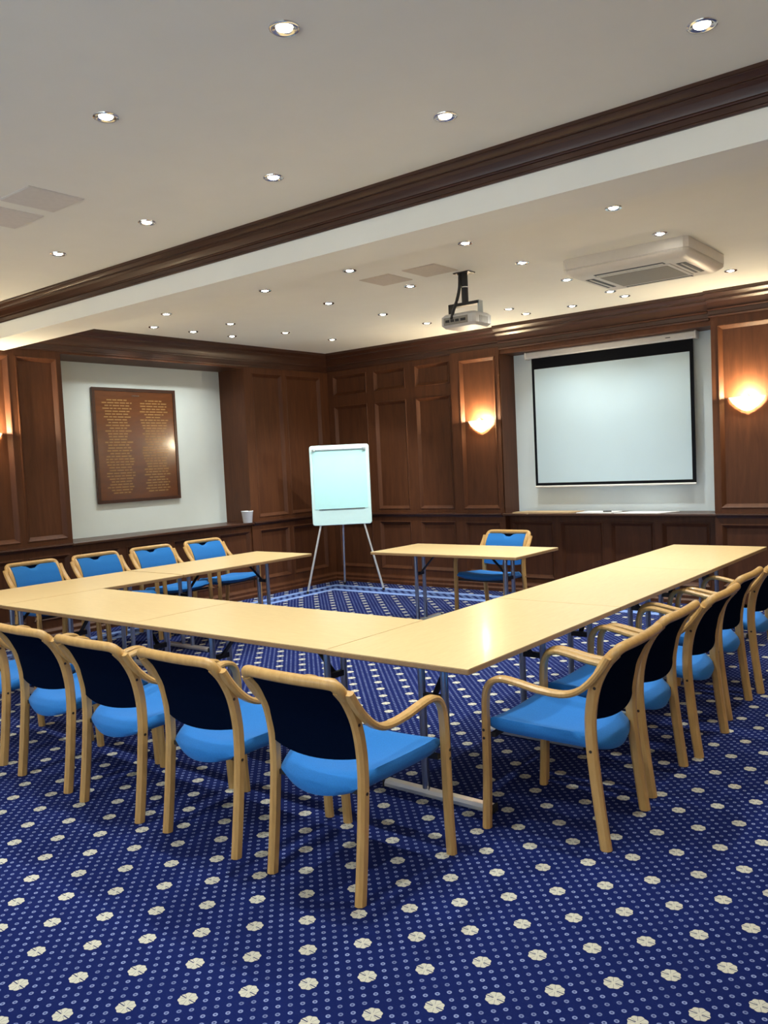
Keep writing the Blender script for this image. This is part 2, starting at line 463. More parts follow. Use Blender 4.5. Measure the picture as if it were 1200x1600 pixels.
m.build('jamb', 'panel_wood', wall_left)
WLU = Wall('y', XL - 0.02, wall_left)
WLU.frame((LREC[0], LREC[1], [(4.735, 5.19), (5.285, 5.82), (5.905, 6.465), (6.575, 7.06)]), 0, ZD - 0.03, [(0.20, 0.82)])

# ledges, dado rails, baseboards
def ledge(name, x0, x1, y0, y1, label):
    m = MB(); m.box(x0, x1, y0, y1, ZD - 0.03, ZD, bev=0.006)
    return struct(m.build(name, 'cornice_wood'), label)
ledge('trim_8', SREC[0] - 0.02, SREC[1] + 0.02, YB - 0.075, YBB, 'timber ledge below the projection screen')
ledge('trim_9', XLB, XL + 0.035, LREC[0] - 0.02, LREC[1] + 0.02, 'timber ledge below the honours board')
def dado(name, axis, face, u0, u1):
    prof = [(0, 0.885), (0.010, 0.885), (0.016, 0.90), (0.034, 0.908), (0.038, 0.918), (0.034, 0.93), (0, 0.935)]
    m = MB()
    if axis == 'x': m.prism_x([(face - a, z) for a, z in prof], u0, u1)
    else: m.prism_y([(face + a, z) for a, z in prof], u0, u1)
    return struct(m.build(name, 'cornice_wood', smooth=30))
dado('trim_10', 'x', YB, XL, -5.70)
dado('trim_11', 'x', YB - 0.03, -5.70, SREC[0] - 0.03)
dado('trim_12', 'x', YB - 0.06, SREC[1] + 0.022, XR)
dado('trim_13', 'y', XL, LREC[1] + 0.022, YB)
dado('trim_14', 'y', XL, YR, LREC[0] - 0.022)
def base(name, axis, face, u0, u1):
    prof = [(0, 0), (0.05, 0), (0.05, 0.036), (0.032, 0.054), (0.032, 0.084), (0.004, 0.108), (0, 0.12)]
    m = MB()
    if axis == 'x': m.prism_x([(face - a, z) for a, z in prof], u0, u1)
    else: m.prism_y([(face + a, z) for a, z in prof], u0, u1)
    return struct(m.build(name, 'panel_wood', smooth=30))
base('baseboard_back', 'x', YB - 0.01, XL, XR)
base('baseboard_left', 'y', XL, YR, YB)
# walls outside the frame
m = MB(); m.box(XR, XR + 0.2, YR - 0.2, YB + 0.1, 0, ZC)
struct(m.build('wall_right', 'panel_wood'), 'dark timber wall on the right')
m = MB(); edges = [XL - 0.5]
for wx, ww in ADDED_WINDOWS: edges += [wx - ww / 2, wx + ww / 2]
edges.append(XR + 0.2)
for k in range(0, len(edges), 2): m.box(edges[k], edges[k + 1], YR - 0.2, YR, 0, ZC)
for wx, ww in ADDED_WINDOWS:
    m.box(wx - ww / 2, wx + ww / 2, YR - 0.2, YR, 0, 0.95); m.box(wx - ww / 2, wx + ww / 2, YR - 0.2, YR, 2.55, ZC)
struct(m.build('wall_rear', 'white_wall'), 'rear wall with windows behind the camera')
for k, (wx, ww) in enumerate(ADDED_WINDOWS):  # frames for the added windows that carry the fill daylight
    m = MB()
    for a, c in ((wx - ww / 2, wx - ww / 2 + 0.05), (wx - 0.025, wx + 0.025), (wx + ww / 2 - 0.05, wx + ww / 2)): m.box(a, c, YR - 0.14, YR - 0.08, 0.95, 2.55)
    for a in (0.95, 1.75, 2.50): m.box(wx - ww / 2 + 0.05, wx + ww / 2 - 0.05, YR - 0.135, YR - 0.085, a, a + 0.05)
    fr = struct(m.build('window_%d' % (k + 1), 'window_frame_paint'), 'white window behind the camera')

# ------------------------------------------------------------------ tables
TW, TH, TT = 0.79, 0.73, 0.026
def make_table(length):
    root = empty('folding_table')
    m = MB(); m.cur = 0
    L2, W2 = length / 2, TW / 2
    m.box(-L2 + 0.0006, L2 - 0.0006, -W2 + 0.0006, W2 - 0.0006, TH - 0.004, TH)
    m.build('table_top', 'table_top', root)
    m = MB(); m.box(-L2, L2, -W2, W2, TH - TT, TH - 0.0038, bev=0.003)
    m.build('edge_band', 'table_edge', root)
    m = MB()
    for s in (-1, 1): m.box(-L2 + 0.12, L2 - 0.12, s * 0.17 - 0.012, s * 0.17 + 0.012, TH - TT - 0.03, TH - TT)
    m.build('underframe', 'black_metal', root)
    for sx in (-1, 1):
        px = sx * (L2 - 0.30)
        for py in (-0.065, 0.065):
            t = MB(); t.tube([(px, py, 0.03), (px, py, TH - TT)], 0.018, 12)
            t.build('leg', 'steel_tube', root, smooth=40)
        t = MB()
        ft = []
        for a in (-0.30, 0.30):
            ft.append([(px - 0.028, a, 0.006), (px + 0.028, a, 0.006), (px + 0.028, a, 0.022), (px + 0.018, a, 0.036), (px - 0.018, a, 0.036), (px - 0.028, a, 0.022)])
        t.loft(ft)
        foot = t.build('foot_bar', 'foot_metal', root)
        for a in (-0.312, 0.30):
            c = MB(); c.box(px - 0.03, px + 0.03, a, a + 0.012, 0.0, 0.038, bev=0.004)
            c.build('end_cap', 'black_plastic', foot)
        t = MB(); t.box(px - 0.012, px + 0.012, -0.055, 0.055, 0.47, 0.50)
        t.build('cross_bar', 'black_metal', root)
        t = MB(); t.strip([(px, 0, 0.485), (px - sx * 0.02, 0, 0.50), (px - sx * 0.22, 0, TH - TT - 0.002)], 0.03, 0.012, (0, 1, 0))
        t.build('brace', 'black_metal', root)
    return root
TABG = 'folding meeting tables set in a horseshoe'
tables = [
    # cx, cy, rotz, length, label
    ((-2.255, 3.622), 90, 1.563, 'beech folding table at the near right corner of the horseshoe, closest to the camera'),
    ((-2.255, 5.186), 90, 1.555, 'beech folding table in the middle of the right-hand row'),
    ((-2.255, 6.738), 90, 1.545, 'beech folding table at the far end of the right-hand row, near the screen ledge'),
    ((-3.412, 3.240), 0, 1.515, 'beech folding table in the cross row, joining the near right corner table'),
    ((-4.932, 3.240), 0, 1.515, 'beech folding table in the cross row, joining the left-hand row'),
    ((-6.092, 3.630), 90, 1.560, 'beech folding table at the left end of the cross row, by the left chairs'),
    ((-6.092, 5.205), 90, 1.560, 'beech folding table at the far end of the left-hand row, near the flip chart'),
    ((-4.365, 6.650), 0, 1.610, 'beech folding table standing alone in front of the single chair by the panelled wall'),
]
protos = {}
for (cx, cy), rz, ln, lab in tables:
    t = make_table(ln)
    t.location = (cx, cy, 0); t.rotation_euler = (0, 0, math.radians(rz))
    tag(t, lab, 'table', TABG)

# ------------------------------------------------------------------ chairs
def make_chair():
    root = empty('armchair')
    HW = 0.226
    post = [(-.252, 0), (-.232, .15), (-.213, .32), (-.203, .45), (-.206, .56), (-.229, .67), (-.272, .757), (-.316, .808)]
    def post_y(z):
        for (a, b), (c, d) in zip(post, post[1:]):
            if z <= d: return a + (c - a) * (z - b) / (d - b)
        return post[-1][0]
    for s in (-1, 1):
        m = MB(); m.strip(spline([(s * HW, y, z) for y, z in post], 4), 0.036, [0.046] * 29, (1, 0, 0), ch=0.3)
        leg = m.build('rear_leg', 'chair_wood', root, smooth=35)
        for yy, zz in ((-.231, .66), (-.206, .40)):
            sc = MB(); sc.tube([(s * (HW + 0.0175), yy, zz), (s * (HW + 0.0195), yy, zz)], 0.0065, 8)
            sc.build('screw', 'dark_screw', leg)
        arm = [(s * .262, -.300, .795), (s * .263, -.270, .747), (s * .264, -.226, .693), (s * .265, -.170, .647), (s * .263, -.10, .625), (s * .268, .00, .632),
               (s * .272, .10, .652), (s * .275, .165, .660), (s * .276, .212, .645), (s * .277, .240, .600), (s * .278, .247, .53)]
        m = MB(); m.strip(spline(arm, 4), 0.042, 0.026, (1, 0, 0), ch=0.3)
        m.build('armrest', 'chair_wood', root, smooth=35)
        fl_ = [(s * .278, .247, .53), (s * .278, .249, .40), (s * .278, .252, .20), (s * .278, .262, 0.0)]
        m = MB(); m.strip(spline(fl_, 3), 0.042, [0.024, .026, .028, .03, .031, .032, .033, .034, .035, .036], (1, 0, 0), ch=0.3)
        leg = m.build('front_leg', 'chair_wood', root, smooth=35)
        for zz in (.40, .435):
            sc = MB(); sc.tube([(s * .2985, .249, zz), (s * .3005, .249, zz)], 0.0065, 8)
            sc.build('screw', 'dark_screw', leg)
    # bent top rail
    rp = [(-.232, -.292, .775), (-.236, -.314, .803), (-.222, -.331, .824), (-.185, -.341, .830), (-.09, -.347, .830), (0, -.349, .830)]
    rp = rp + [(-x, y, z) for x, y, z in reversed(rp[:-1])]
    path = spline(rp, 4)
    m = MB(); rings = []
    for k, p in enumerate(path):
        tg = (path[min(k + 1, len(path) - 1)] - path[max(k - 1, 0)]).normalized()
        a = Vector((0, -1, 0.25)); a = (a - tg * a.dot(tg)).normalized(); c = tg.cross(a)
        e = min(1.0, abs(abs(k / (len(path) - 1) - 0.5) * 2)); wd = 0.021 if e < 0.75 else 0.019
        rings.append([p + a * (wd * math.cos(q * math.pi / 6)) + c * (0.0215 * math.sin(q * math.pi / 6)) for q in range(12)])
    m.loft(rings); m.build('top_rail', 'chair_wood', root, smooth=40)
    # backrest pad (front cloth) and its dark rear cover
    NX, NZ = 15, 12
    def ztop(x):
        return 0.814 - 0.030 * math.exp(-(x / 0.055) ** 4)
    def zbot(x): return 0.525 - 0.018 * (1 - (x / 0.21) ** 2)
    def grid(off, zt=ztop):
        g = []
        for j in range(NZ):
            row = []
            for i in range(NX):
                x = -0.212 + 0.424 * i / (NX - 1)
                z = zbot(x) + (zt(x) - zbot(x)) * j / (NZ - 1)
                y = post_y(z) + 0.002 - 0.030 * (1 - (x / 0.212) ** 2)
                row.append((x, y + off, z))
            g.append(row)
        return g
    def sheet(name, a, b, mat, zt=ztop):
        A, B = grid(a, zt), grid(b, zt); m = MB()
        for G in (A, B):
            for j in range(NZ - 1):
                for i in range(NX - 1): m.quad(G[j][i], G[j][i + 1], G[j + 1][i + 1], G[j + 1][i])
        rim = lambda G: [G[0][i] for i in range(NX)] + [G[j][NX - 1] for j in range(1, NZ)] + [G[NZ - 1][i] for i in range(NX - 2, -1, -1)] + [G[j][0] for j in range(NZ - 2, 0, -1)]
        ra, rb = rim(A), rim(B); n = len(ra)
        for k in range(n): m.quad(ra[k], ra[(k + 1) % n], rb[(k + 1) % n], rb[k])
        me = m.mesh(name, mat)
        import bmesh
        bm = bmesh.new(); bm.from_mesh(me); bmesh.ops.remove_doubles(bm, verts=bm.verts, dist=0.0004); bmesh.ops.recalc_face_normals(bm, faces=bm.faces); bm.to_mesh(me); bm.free()
        for p in me.polygons: p.use_smooth = True
        me.set_sharp_from_angle(angle=math.radians(50))
        o = bpy.data.objects.new(name, me); COL.objects.link(o); o.parent = root
        return o
    sheet('backrest', -0.002, 0.026, 'seat_blue')
    bc = sheet('back_cover', -0.012, -0.0022, 'back_navy', lambda x: 0.816); bc['label'] = 'dark navy cloth on the back of the chair'
    # seat: dished pad, boat-shaped underneath, bowed rear edge
    NX, NY = 17, 18
    def seat_pt(i, j, top):
        t = j / (NY - 1); x_ = -1 + 2 * i / (NX - 1)
        hw = 0.207 + 0.045 * min(1, t * 1.25)
        x = x_ * hw
        y = -0.185 - 0.058 * (1 - x_ ** 2) + (0.440 + 0.058 * (1 - x_ ** 2)) * t
        zc = 0.450 + 0.028 * t ** 1.5
        zt = zc + 0.010 * x_ ** 2 - 0.018 * math.sin(math.pi * min(1, t * 1.1)) * (1 - x_ ** 2)
        roll = max(0, 1 - t / 0.16)
        zt -= 0.040 * roll ** 2
        zt -= 0.022 * max(0, (t - 0.90) / 0.10) ** 2
        th = 0.034 + 0.038 * (1 - x_ ** 2)
        th *= 1 - 0.45 * max(0, (t - 0.85) / 0.15) ** 2
        zb = zc - th - 0.012 - 0.004 * roll
        zb = min(zb, zt - 0.02)
        return (x, y, zt if top else zb)
    m = MB(); T = [[seat_pt(i, j, True) for i in range(NX)] for j in range(NY)]; B = [[seat_pt(i, j, False) for i in range(NX)] for j in range(NY)]
    for G in (T, B):
        for j in range(NY - 1):
            for i in range(NX - 1): m.quad(G[j][i], G[j][i + 1], G[j + 1][i + 1], G[j + 1][i])
    rim = lambda G: [G[0][i] for i in range(NX)] + [G[j][NX - 1] for j in range(1, NY)] + [G[NY - 1][i] for i in range(NX - 2, -1, -1)] + [G[j][0] for j in range(NY - 2, 0, -1)]
    ra, rb = rim(T), rim(B); n = len(ra)
    def out(p, k):
        q = Vector((p[0], p[1], 0)); 
        return q.normalized() * k
    # bulged side wall
    rm = []
    for a, b in zip(ra, rb):
        mid = (Vector(a) + Vector(b)) / 2 + out(a, 0.010); rm.append(tuple(mid))
    for k in range(n):
        k2 = (k + 1) % n
        m.quad(ra[k], ra[k2], rm[k2], rm[k]); m.quad(rm[k], rm[k2], rb[k2], rb[k])
    me = m.mesh('seat', 'seat_blue')
    import bmesh
    bm = bmesh.new(); bm.from_mesh(me); bmesh.ops.remove_doubles(bm, verts=bm.verts, dist=0.0004); bmesh.ops.recalc_face_normals(bm, faces=bm.faces); bm.to_mesh(me); bm.free()
    for p in me.polygons: p.use_smooth = True
    me.set_sharp_from_angle(angle=math.radians(62))
    o = bpy.data.objects.new('seat', me); COL.objects.link(o); o.parent = root
    # under-seat rails that tie the legs together
    m = MB(); m.box(-.262, .262, .215, .235, .398, .418); m.build('front_rail', 'black_metal', root)
    m = MB(); m.box(-.214, .214, -.203, -.185, .385, .403); m.build('rear_rail', 'black_metal', root)
    return root

proto = make_chair()
GN, GR, GL = 'armchairs along the cross row, seen from behind', 'armchairs along the right-hand row', 'armchairs along the left wall'
chairs = [
    # x, y, facing (deg, 0 = towards the screen wall), label, group
    (-2.170, 2.452, 0, 'blue armchair with beech frame seen from behind, nearest the camera at the table corner', GN),
    (-2.838, 2.455, 0, 'blue armchair seen from behind, second from the table corner along the cross row', GN),
    (-3.486, 2.447, 0, 'blue armchair seen from behind, third from the table corner along the cross row', GN),
    (-4.112, 2.465, 0, 'blue armchair seen from behind, fourth from the table corner along the cross row', GN),
    (-4.815, 2.490, 0, 'blue armchair seen from behind, cut by the left edge of the picture', GN),
    (-1.645, 3.285, 92, 'blue armchair with both arms in view, front of the right-hand row', GR),
    (-1.682, 3.892, 91, 'blue armchair in the right-hand row, second from the front', GR),
    (-1.661, 4.502, 90.5, 'blue armchair in the right-hand row, third from the front', GR),
    (-1.715, 5.190, 91, 'blue armchair in the right-hand row, fourth from the front', GR),
    (-1.700, 5.830, 91, 'blue armchair at the far end of the right-hand row', GR),
    (-6.920, 3.925, -90, 'blue armchair by the left wall, cut by the left edge of the picture', GL),
    (-6.920, 4.575, -90, 'blue armchair by the left wall, second from the left edge of the picture', GL),
    (-6.920, 5.220, -90, 'blue armchair by the left wall, third from the left edge, below the honours board', GL),
    (-6.920, 5.895, -90, 'blue armchair by the left wall, closest to the flip chart', GL),
    (-4.290, 7.080, 180, 'single blue armchair behind the separate table, under the left end of the screen', None),
]
for k, (x, y, a, lab, g) in enumerate(chairs):
    c = proto if k == 0 else copy_tree(proto)
    c.location = (x, y, 0); c.rotation_euler = (0, 0, math.radians(a))
    tag(c, lab, 'chair', g)

# ------------------------------------------------------------------ recessed downlights
def make_downlight():
    root = empty('downlight')
    m = MB(); m.lathe([(0.029, -0.0006), (0.041, -0.006), (0.048, -0.007), (0.053, -0.004), (0.054, 0.0), (0.040, 0.0)], 28, cap=False)
    m.build('trim_ring', 'chrome', root, smooth=40)
    m = MB(); m.lathe([(0.0005, -0.009), (0.018, -0.0080), (0.028, -0.003), (0.0285, 0.0)], 24, cap=False)
    m.build('lamp', 'lamp_glow', root, smooth=60)
    l = bpy.data.lights.new('downlight_spot', 'SPOT'); l.energy = SPOT_W; l.color = (0.96, 1.0, 0.95)
    l.spot_size = math.radians(94); l.spot_blend = 0.75; l.shadow_soft_size = 0.035
    o = bpy.data.objects.new('spot', l); COL.objects.link(o); o.parent = root; o.location = (0, 0, -0.02)
    return root
dl = make_downlight()
ORD = ['first', 'second', 'third', 'fourth', 'fifth', 'sixth']
spots = []
rows = [
    (5.08, [-6.57, -5.22, -4.27, -3.20, -2.11], 'row just beyond the beam'),
    (5.93, [-6.63, -5.26, -4.31, -3.22, -2.13], 'second row beyond the beam'),
    (6.81, [-6.71, -5.31, -3.27], 'third row beyond the beam'),
    (7.64, [-6.75, -5.35, -4.32, -3.23, -2.14], 'fourth row beyond the beam'),
    (3.18, [-5.23, -4.245, -3.16, -2.08, -0.97], 'row just before the beam'),
]
for y, xs, nm in rows:
    for i, x in enumerate(xs):
        spots.append((x, y, 'lit recessed downlight, %s from the left in the %s' % (ORD[i], nm), 'recessed ceiling downlights'))
for i, y in enumerate((5.42, 5.93, 6.48)):
    spots.append((-7.23, y, 'lit recessed wall washer above the honours board, %s from the left' % ORD[i], 'recessed ceiling downlights'))
for i, (x, y) in enumerate(((-4.345, 8.045), (-3.815, 8.045), (-3.228, 7.98))):
    spots.append((x, y, 'lit recessed downlight above the screen recess, %s from the left' % ORD[i], 'recessed ceiling downlights'))
spots.append((-3.11, 2.155, 'lit recessed downlight near the ceiling hatches, upper left of the picture', 'recessed ceiling downlights'))
spots.append((-2.06, 2.165, 'lit recessed downlight at the very top of the picture, left of centre', 'recessed ceiling downlights'))
for x, y in ((-5.23, 2.16), (-6.6, 3.18), (-2.06, 0.6), (-4.24, 0.6), (-0.97, 5.08), (-0.97, 6.8)):  # unseen downlights added to help light the room
    spots.append((x, y, 'lit recessed downlight outside the picture', 'downlights outside the picture'))
for k, (x, y, lab, g) in enumerate(spots):
    c = dl if k == 0 else copy_tree(dl)
    c.location = (x, y, ZC)
    for ch in c.children:                       # eyeball lamps turned towards what they light
        if ch.type == 'LIGHT':
            aim = Vector((0, 0, -1))
            if 'honours' in lab or 'above the screen' in lab: ch.data = ch.data.copy(); ch.data.energy = SPOT_W * 0.6
            if 'honours' in lab: aim = Vector((-0.55, 0, -1))
            elif 'above the screen' in lab: aim = Vector((0, 0.25, -1))
            elif (x, y) in ((-5.31, 6.81), (-5.35, 7.64)):
                aim = Vector((-6.9, 7.85, 1.2)) - Vector((x, y, ZC))
                ch.data = ch.data.copy(); ch.data.spot_size = math.radians(64); ch.data.energy = SPOT_W * 1.9
            ch.rotation_euler = aim.to_track_quat('-Z', 'Y').to_euler()
    tag(c, lab, 'ceiling light', g)

# ------------------------------------------------------------------ wall sconces
def make_sconce(name, loc, rz, lab, g):
    """half bowl against the wall; local +y points into the room"""
    root = empty(name, loc, rz)
    m = MB(); prof = [(0.012, -0.100), (0.05, -0.088), (0.10, -0.052), (0.138, -0.015), (0.150, 0.004)]
    def half(prof, n=24, sy=0.62): return [[(r * math.cos(math.pi * k / n), max(0.002, r * sy * math.sin(math.pi * k / n)), z) for k in range(n + 1)] for r, z in prof]
    m.loft(half(prof), closed=False, cap=False); m.build('bowl', 'sconce_glass', root, smooth=50)
    m = MB(); m.loft(half([(0.150, 0.004), (0.158, 0.006), (0.158, 0.014), (0.164, 0.016), (0.164, 0.026), (0.171, 0.028), (0.171, 0.038), (0.155, 0.038), (0.148, 0.004)]), closed=False, cap=False)
    m.build('rim', 'sconce_rim', root, smooth=30)
    m = MB(); m.box(-0.06, 0.06, 0.0, 0.012, -0.06, 0.03); m.build('back_plate', 'white_plastic', root)
    m = MB(); m.lathe([(0.004, 0.0), (0.018, 0.012), (0.022, 0.03), (0.016, 0.05), (0.003, 0.058)], 12, cx=0, cy=0.045); m.build('bulb', 'bulb', root, smooth=60)
    l = bpy.data.lights.new('sconce_light', 'POINT'); l.energy = SCONCE_W; l.color = (1.0, 0.82, 0.54); l.shadow_soft_size = 0.03
    o = bpy.data.objects.new('light', l); COL.objects.link(o); o.parent = root; o.location = (0, 0.085, 0.03)
    tag(root, lab, 'wall light', g)
    return root
G = 'half-bowl wall lights'
for k_, (lx, ly, lr) in enumerate(((XR, 0.0, math.pi / 2), (XR, 2.6, math.pi / 2), (XR, 5.2, math.pi / 2), (XR, 7.6, math.pi / 2), (XL - 0.02, 1.2, -math.pi / 2), (XL - 0.02, -1.2, -math.pi / 2), (-3.75, YR, 0), (-0.85, YR, 0))):  # unseen wall lights added to brighten the ceiling with warm uplight
    make_sconce('wall_sconce', (lx, ly, 2.0), lr, 'lit half-bowl wall light on a wall outside the picture', 'wall lights outside the picture')
make_sconce('wall_sconce', (-5.300, YB - 0.014, 2.00), math.pi, 'lit half-bowl wall light on the narrow pier left of the screen', G)
make_sconce('wall_sconce', (-2.275, YB - 0.044, 2.025), math.pi, 'lit half-bowl wall light on the panelling right of the screen', G)
make_sconce('wall_sconce', (XL - 0.016, 3.825, 2.00), -math.pi / 2, 'lit half-bowl wall light on the left wall, cut by the picture edge', G)

# ------------------------------------------------------------------ projection screen
sx0, sx1, sy = -4.705, -2.850, YBB - 0.12
r = empty('projection_screen', ((sx0 + sx1) / 2, sy, 0)); cx = (sx0 + sx1) / 2
m = MB(); m.box(sx0 - cx, sx1 - cx, -0.002, 0.002, 1.232, 2.74); m.build('border', 'screen_border', r)
m = MB(); m.box(-4.672 - cx, -2.888 - cx, -0.0045, -0.0021, 1.268, 2.585); m.build('viewing_surface', 'screen_fabric', r)
m = MB(); m.tube([(sx0 - cx, 0, 1.224), (sx1 - cx, 0, 1.224)], 0.012, 10); m.build('bottom_bar', 'white_plastic', r, smooth=40)
m = MB(); m.box(-4.765 - cx, -2.815 - cx, -0.045, 0.05, 2.712, 2.787, bev=0.012); hs = m.build('housing', 'white_plastic', r)
for a in (-4.775, -2.825):
    m = MB(); m.box(a - cx, a + 0.02 - cx, -0.05, 0.055, 2.705, 2.789, bev=0.006); m.build('end_cap', 'white_plastic', hs)
m = MB(); m.box(0.66, 0.71, -0.0475, -0.0449, 2.742, 2.750); m.build('maker_plate', 'black_plastic', hs)
m = MB(); m.strip([(-0.02, 0, 1.226), (-0.012, 0, 1.205), (0.012, 0, 1.205), (0.02, 0, 1.226)], 0.01, 0.004, (0, 1, 0)); m.build('pull_handle', 'white_plastic', r)
tag(r, 'pull-down projection screen with black border hanging in the white recess', 'screen')

# ------------------------------------------------------------------ honours board
r = empty('honours_board', (XLB + 0.001, 5.806, 1.925))
bw, bh = 1.115, 1.285
m = MB(); m.box(0.0, 0.028, -bw / 2, bw / 2, -bh / 2, bh / 2, bev=0.006); m.build('board', 'board_wood', r)
for a0, a1, c0, c1 in ((-bw / 2, bw / 2, bh / 2 - 0.035, bh / 2), (-bw / 2, bw / 2, -bh / 2, -bh / 2 + 0.035), (-bw / 2, -bw / 2 + 0.035, -bh / 2 + 0.035, bh / 2 - 0.035), (bw / 2 - 0.035, bw / 2, -bh / 2 + 0.035, bh / 2 - 0.035)):
    m = MB(); m.box(0.0285, 0.036, a0, a1, c0, c1); m.build('frame_strip', 'board_edge', r)
m = MB(); rnd = random.Random(3)
zz = bh / 2 - 0.135; row = 0
while zz > -bh / 2 + 0.085:
    for cy, half in ((-0.245, 0.20), (0.245, 0.20)):
        hw = half * (0.55 + 0.42 * rnd.random())
        y = cy - hw
        while y < cy + hw - 0.02:
            wl = min(0.03 + 0.06 * rnd.random(), cy + hw - y)
            m.box(0.0285, 0.0292, y, y + wl, zz - 0.0055, zz + 0.0055)
            y += wl + 0.012
    zz -= 0.0315
o = m.build('lettering', 'gold_leaf', r); o['label'] = 'two columns of small gold names'; o['kind'] = 'stuff'
m = MB(); m.box(0.028, 0.034, -0.05, 0.05, bh / 2 - 0.085, bh / 2 - 0.079); m.build('picture_hook', 'chrome', r)
tag(r, 'polished brown wooden honours board with columns of gold lettering in the left recess', 'board')

# ------------------------------------------------------------------ flip chart
d = Vector((0.73, 0.60, 0)).normalized(); n = Vector((d.y, -d.x, 0))
fc = Vector((-6.917, 7.851, 0))
r = empty('flip_chart', fc, math.atan2(d.y, d.x))      # local x along the board, local -y to the room
def rounded(hw, z0, z1, rad, y, k=6):
    pts = []
    for cxx, czz, a in ((hw - rad, z1 - rad, 0), (-hw + rad, z1 - rad, 90), (-hw + rad, z0 + rad, 180), (hw - rad, z0 + rad, 270)):
        for q in range(k + 1):
            t = math.radians(a + 90 * q / k); pts.append((cxx + rad * math.cos(t), y, czz + rad * math.sin(t)))
    return pts
m = MB(); m.loft([rounded(0.366, 0.846, 1.834, 0.03, -0.004), rounded(0.372, 0.84, 1.84, 0.035, 0.006), rounded(0.372, 0.84, 1.84, 0.035, 0.022)])
m.build('board', 'flip_white', r, smooth=40)
m = MB(); m.box(-0.33, 0.33, -0.010, -0.0045, 1.045, 1.80); m.build('paper_pad', 'flip_paper', r)
m = MB(); m.box(-0.28, 0.29, -0.012, -0.004, 1.037, 1.0445); o = m.build('pad_edge_line', 'black_plastic', r)
m = MB(); m.box(-0.335, 0.335, -0.026, -0.0102, 1.775, 1.797, bev=0.005); cl = m.build('clamp_bar', 'flip_clamp', r)
for a in (-0.315, 0.315):
    m = MB(); m.lathe([(0.016, -0.0), (0.020, 0.004), (0.020, 0.024), (0.014, 0.028)], 12); o = m.build('clamp_knob', 'flip_clamp', cl, smooth=40); o.location = (a, -0.03, 1.768)
for s in (-1, 1):
    m = MB(); m.tube([(s * 0.19, 0.034, 1.25), (s * 0.275, 0.03, 0.835), (s * 0.475, -0.05, 0.015)], 0.014, 10)
    lg = m.build('front_leg', 'leg_aluminium', r, smooth=40)
    m = MB(); m.tube([(s * 0.478, -0.051, 0.0), (s * 0.473, -0.049, 0.03)], 0.017, 10); m.build('rubber_foot', 'black_plastic', lg, smooth=40)
m = MB(); m.tube([(0.0, 0.05, 1.25), (0.0, 0.20, 0.80), (-0.03, 0.66, 0.015)], 0.013, 10); lg = m.build('rear_leg', 'leg_aluminium', r, smooth=40)
m = MB(); m.tube([(-0.031, 0.665, 0.0), (-0.029, 0.652, 0.03)], 0.016, 10); m.build('rubber_foot', 'black_plastic', lg, smooth=40)
tag(r, 'white flip chart easel on three thin legs standing in the far corner', 'flip chart')

# ------------------------------------------------------------------ projector on its ceiling pole
px, py = -3.715, 5.86
r = empty('ceiling_projector', (px, py, ZC))
m = MB(); m.box(-0.075, 0.075, -0.05, 0.05, -0.008, 0.0); m.build('ceiling_plate', 'black_metal', r)
m = MB(); m.tube([(0, 0, -0.006), (0, 0, -0.245)], 0.028, 16); m.build('pole', 'black_metal', r, smooth=40)
m = MB(); m.tube([(0, 0, -0.115), (0, 0, -0.122)], 0.0292, 16); m.build('pole_ring', 'chrome', r, smooth=40)
m = MB(); m.tube(spline([(-0.03, -0.02, -0.01), (-0.034, -0.025, -0.12), (-0.05, -0.045, -0.22), (-0.052, -0.10, -0.31), (-0.05, -0.136, -0.38)], 5), 0.013, 8); m.build('cable', 'black_plastic', r, smooth=40)
m = MB()
m.box(-0.145, 0.145, -0.03, 0.03, -0.268, -0.243); m.build('bracket', 'black_metal', r)
for s in (-1, 1):
    m = MB(); m.box(s * 0.14 - 0.006, s * 0.14 + 0.006, -0.03, 0.03, -0.338, -0.243); m.build('bracket_arm', 'black_metal' if s < 0 else 'flip_clamp', r)
body = MB(); body.bevbox(-0.165, 0.165, -0.13, 0.14, -0.445, -0.335, 0.022); bd = body.build('body', 'projector_grey', r, smooth=30)
m = MB(); m.box(-0.13, 0.10, -0.1325, -0.129, -0.425, -0.365); cp = m.build('connector_panel', 'grille_grey', bd)
for a, c in ((-0.11, 0.035), (-0.06, 0.03), (-0.015, 0.03), (0.035, 0.045)):
    m = MB(); m.box(a, a + c, -0.138, -0.1324, -0.405, -0.385); m.build('socket', 'black_plastic', bd)
for k in range(6):
    m = MB(); m.box(0.1635, 0.167, -0.06 + k * 0.022, -0.048 + k * 0.022, -0.425, -0.37); m.build('vent_slot', 'grille_grey', bd)
m = MB(); m.tube([(0.07, 0.139, -0.39), (0.07, 0.158, -0.39)], 0.034, 18); lz = m.build('lens', 'black_plastic', bd, smooth=40)
tag(r, 'grey projector hanging from the ceiling on a black pole', 'projector')

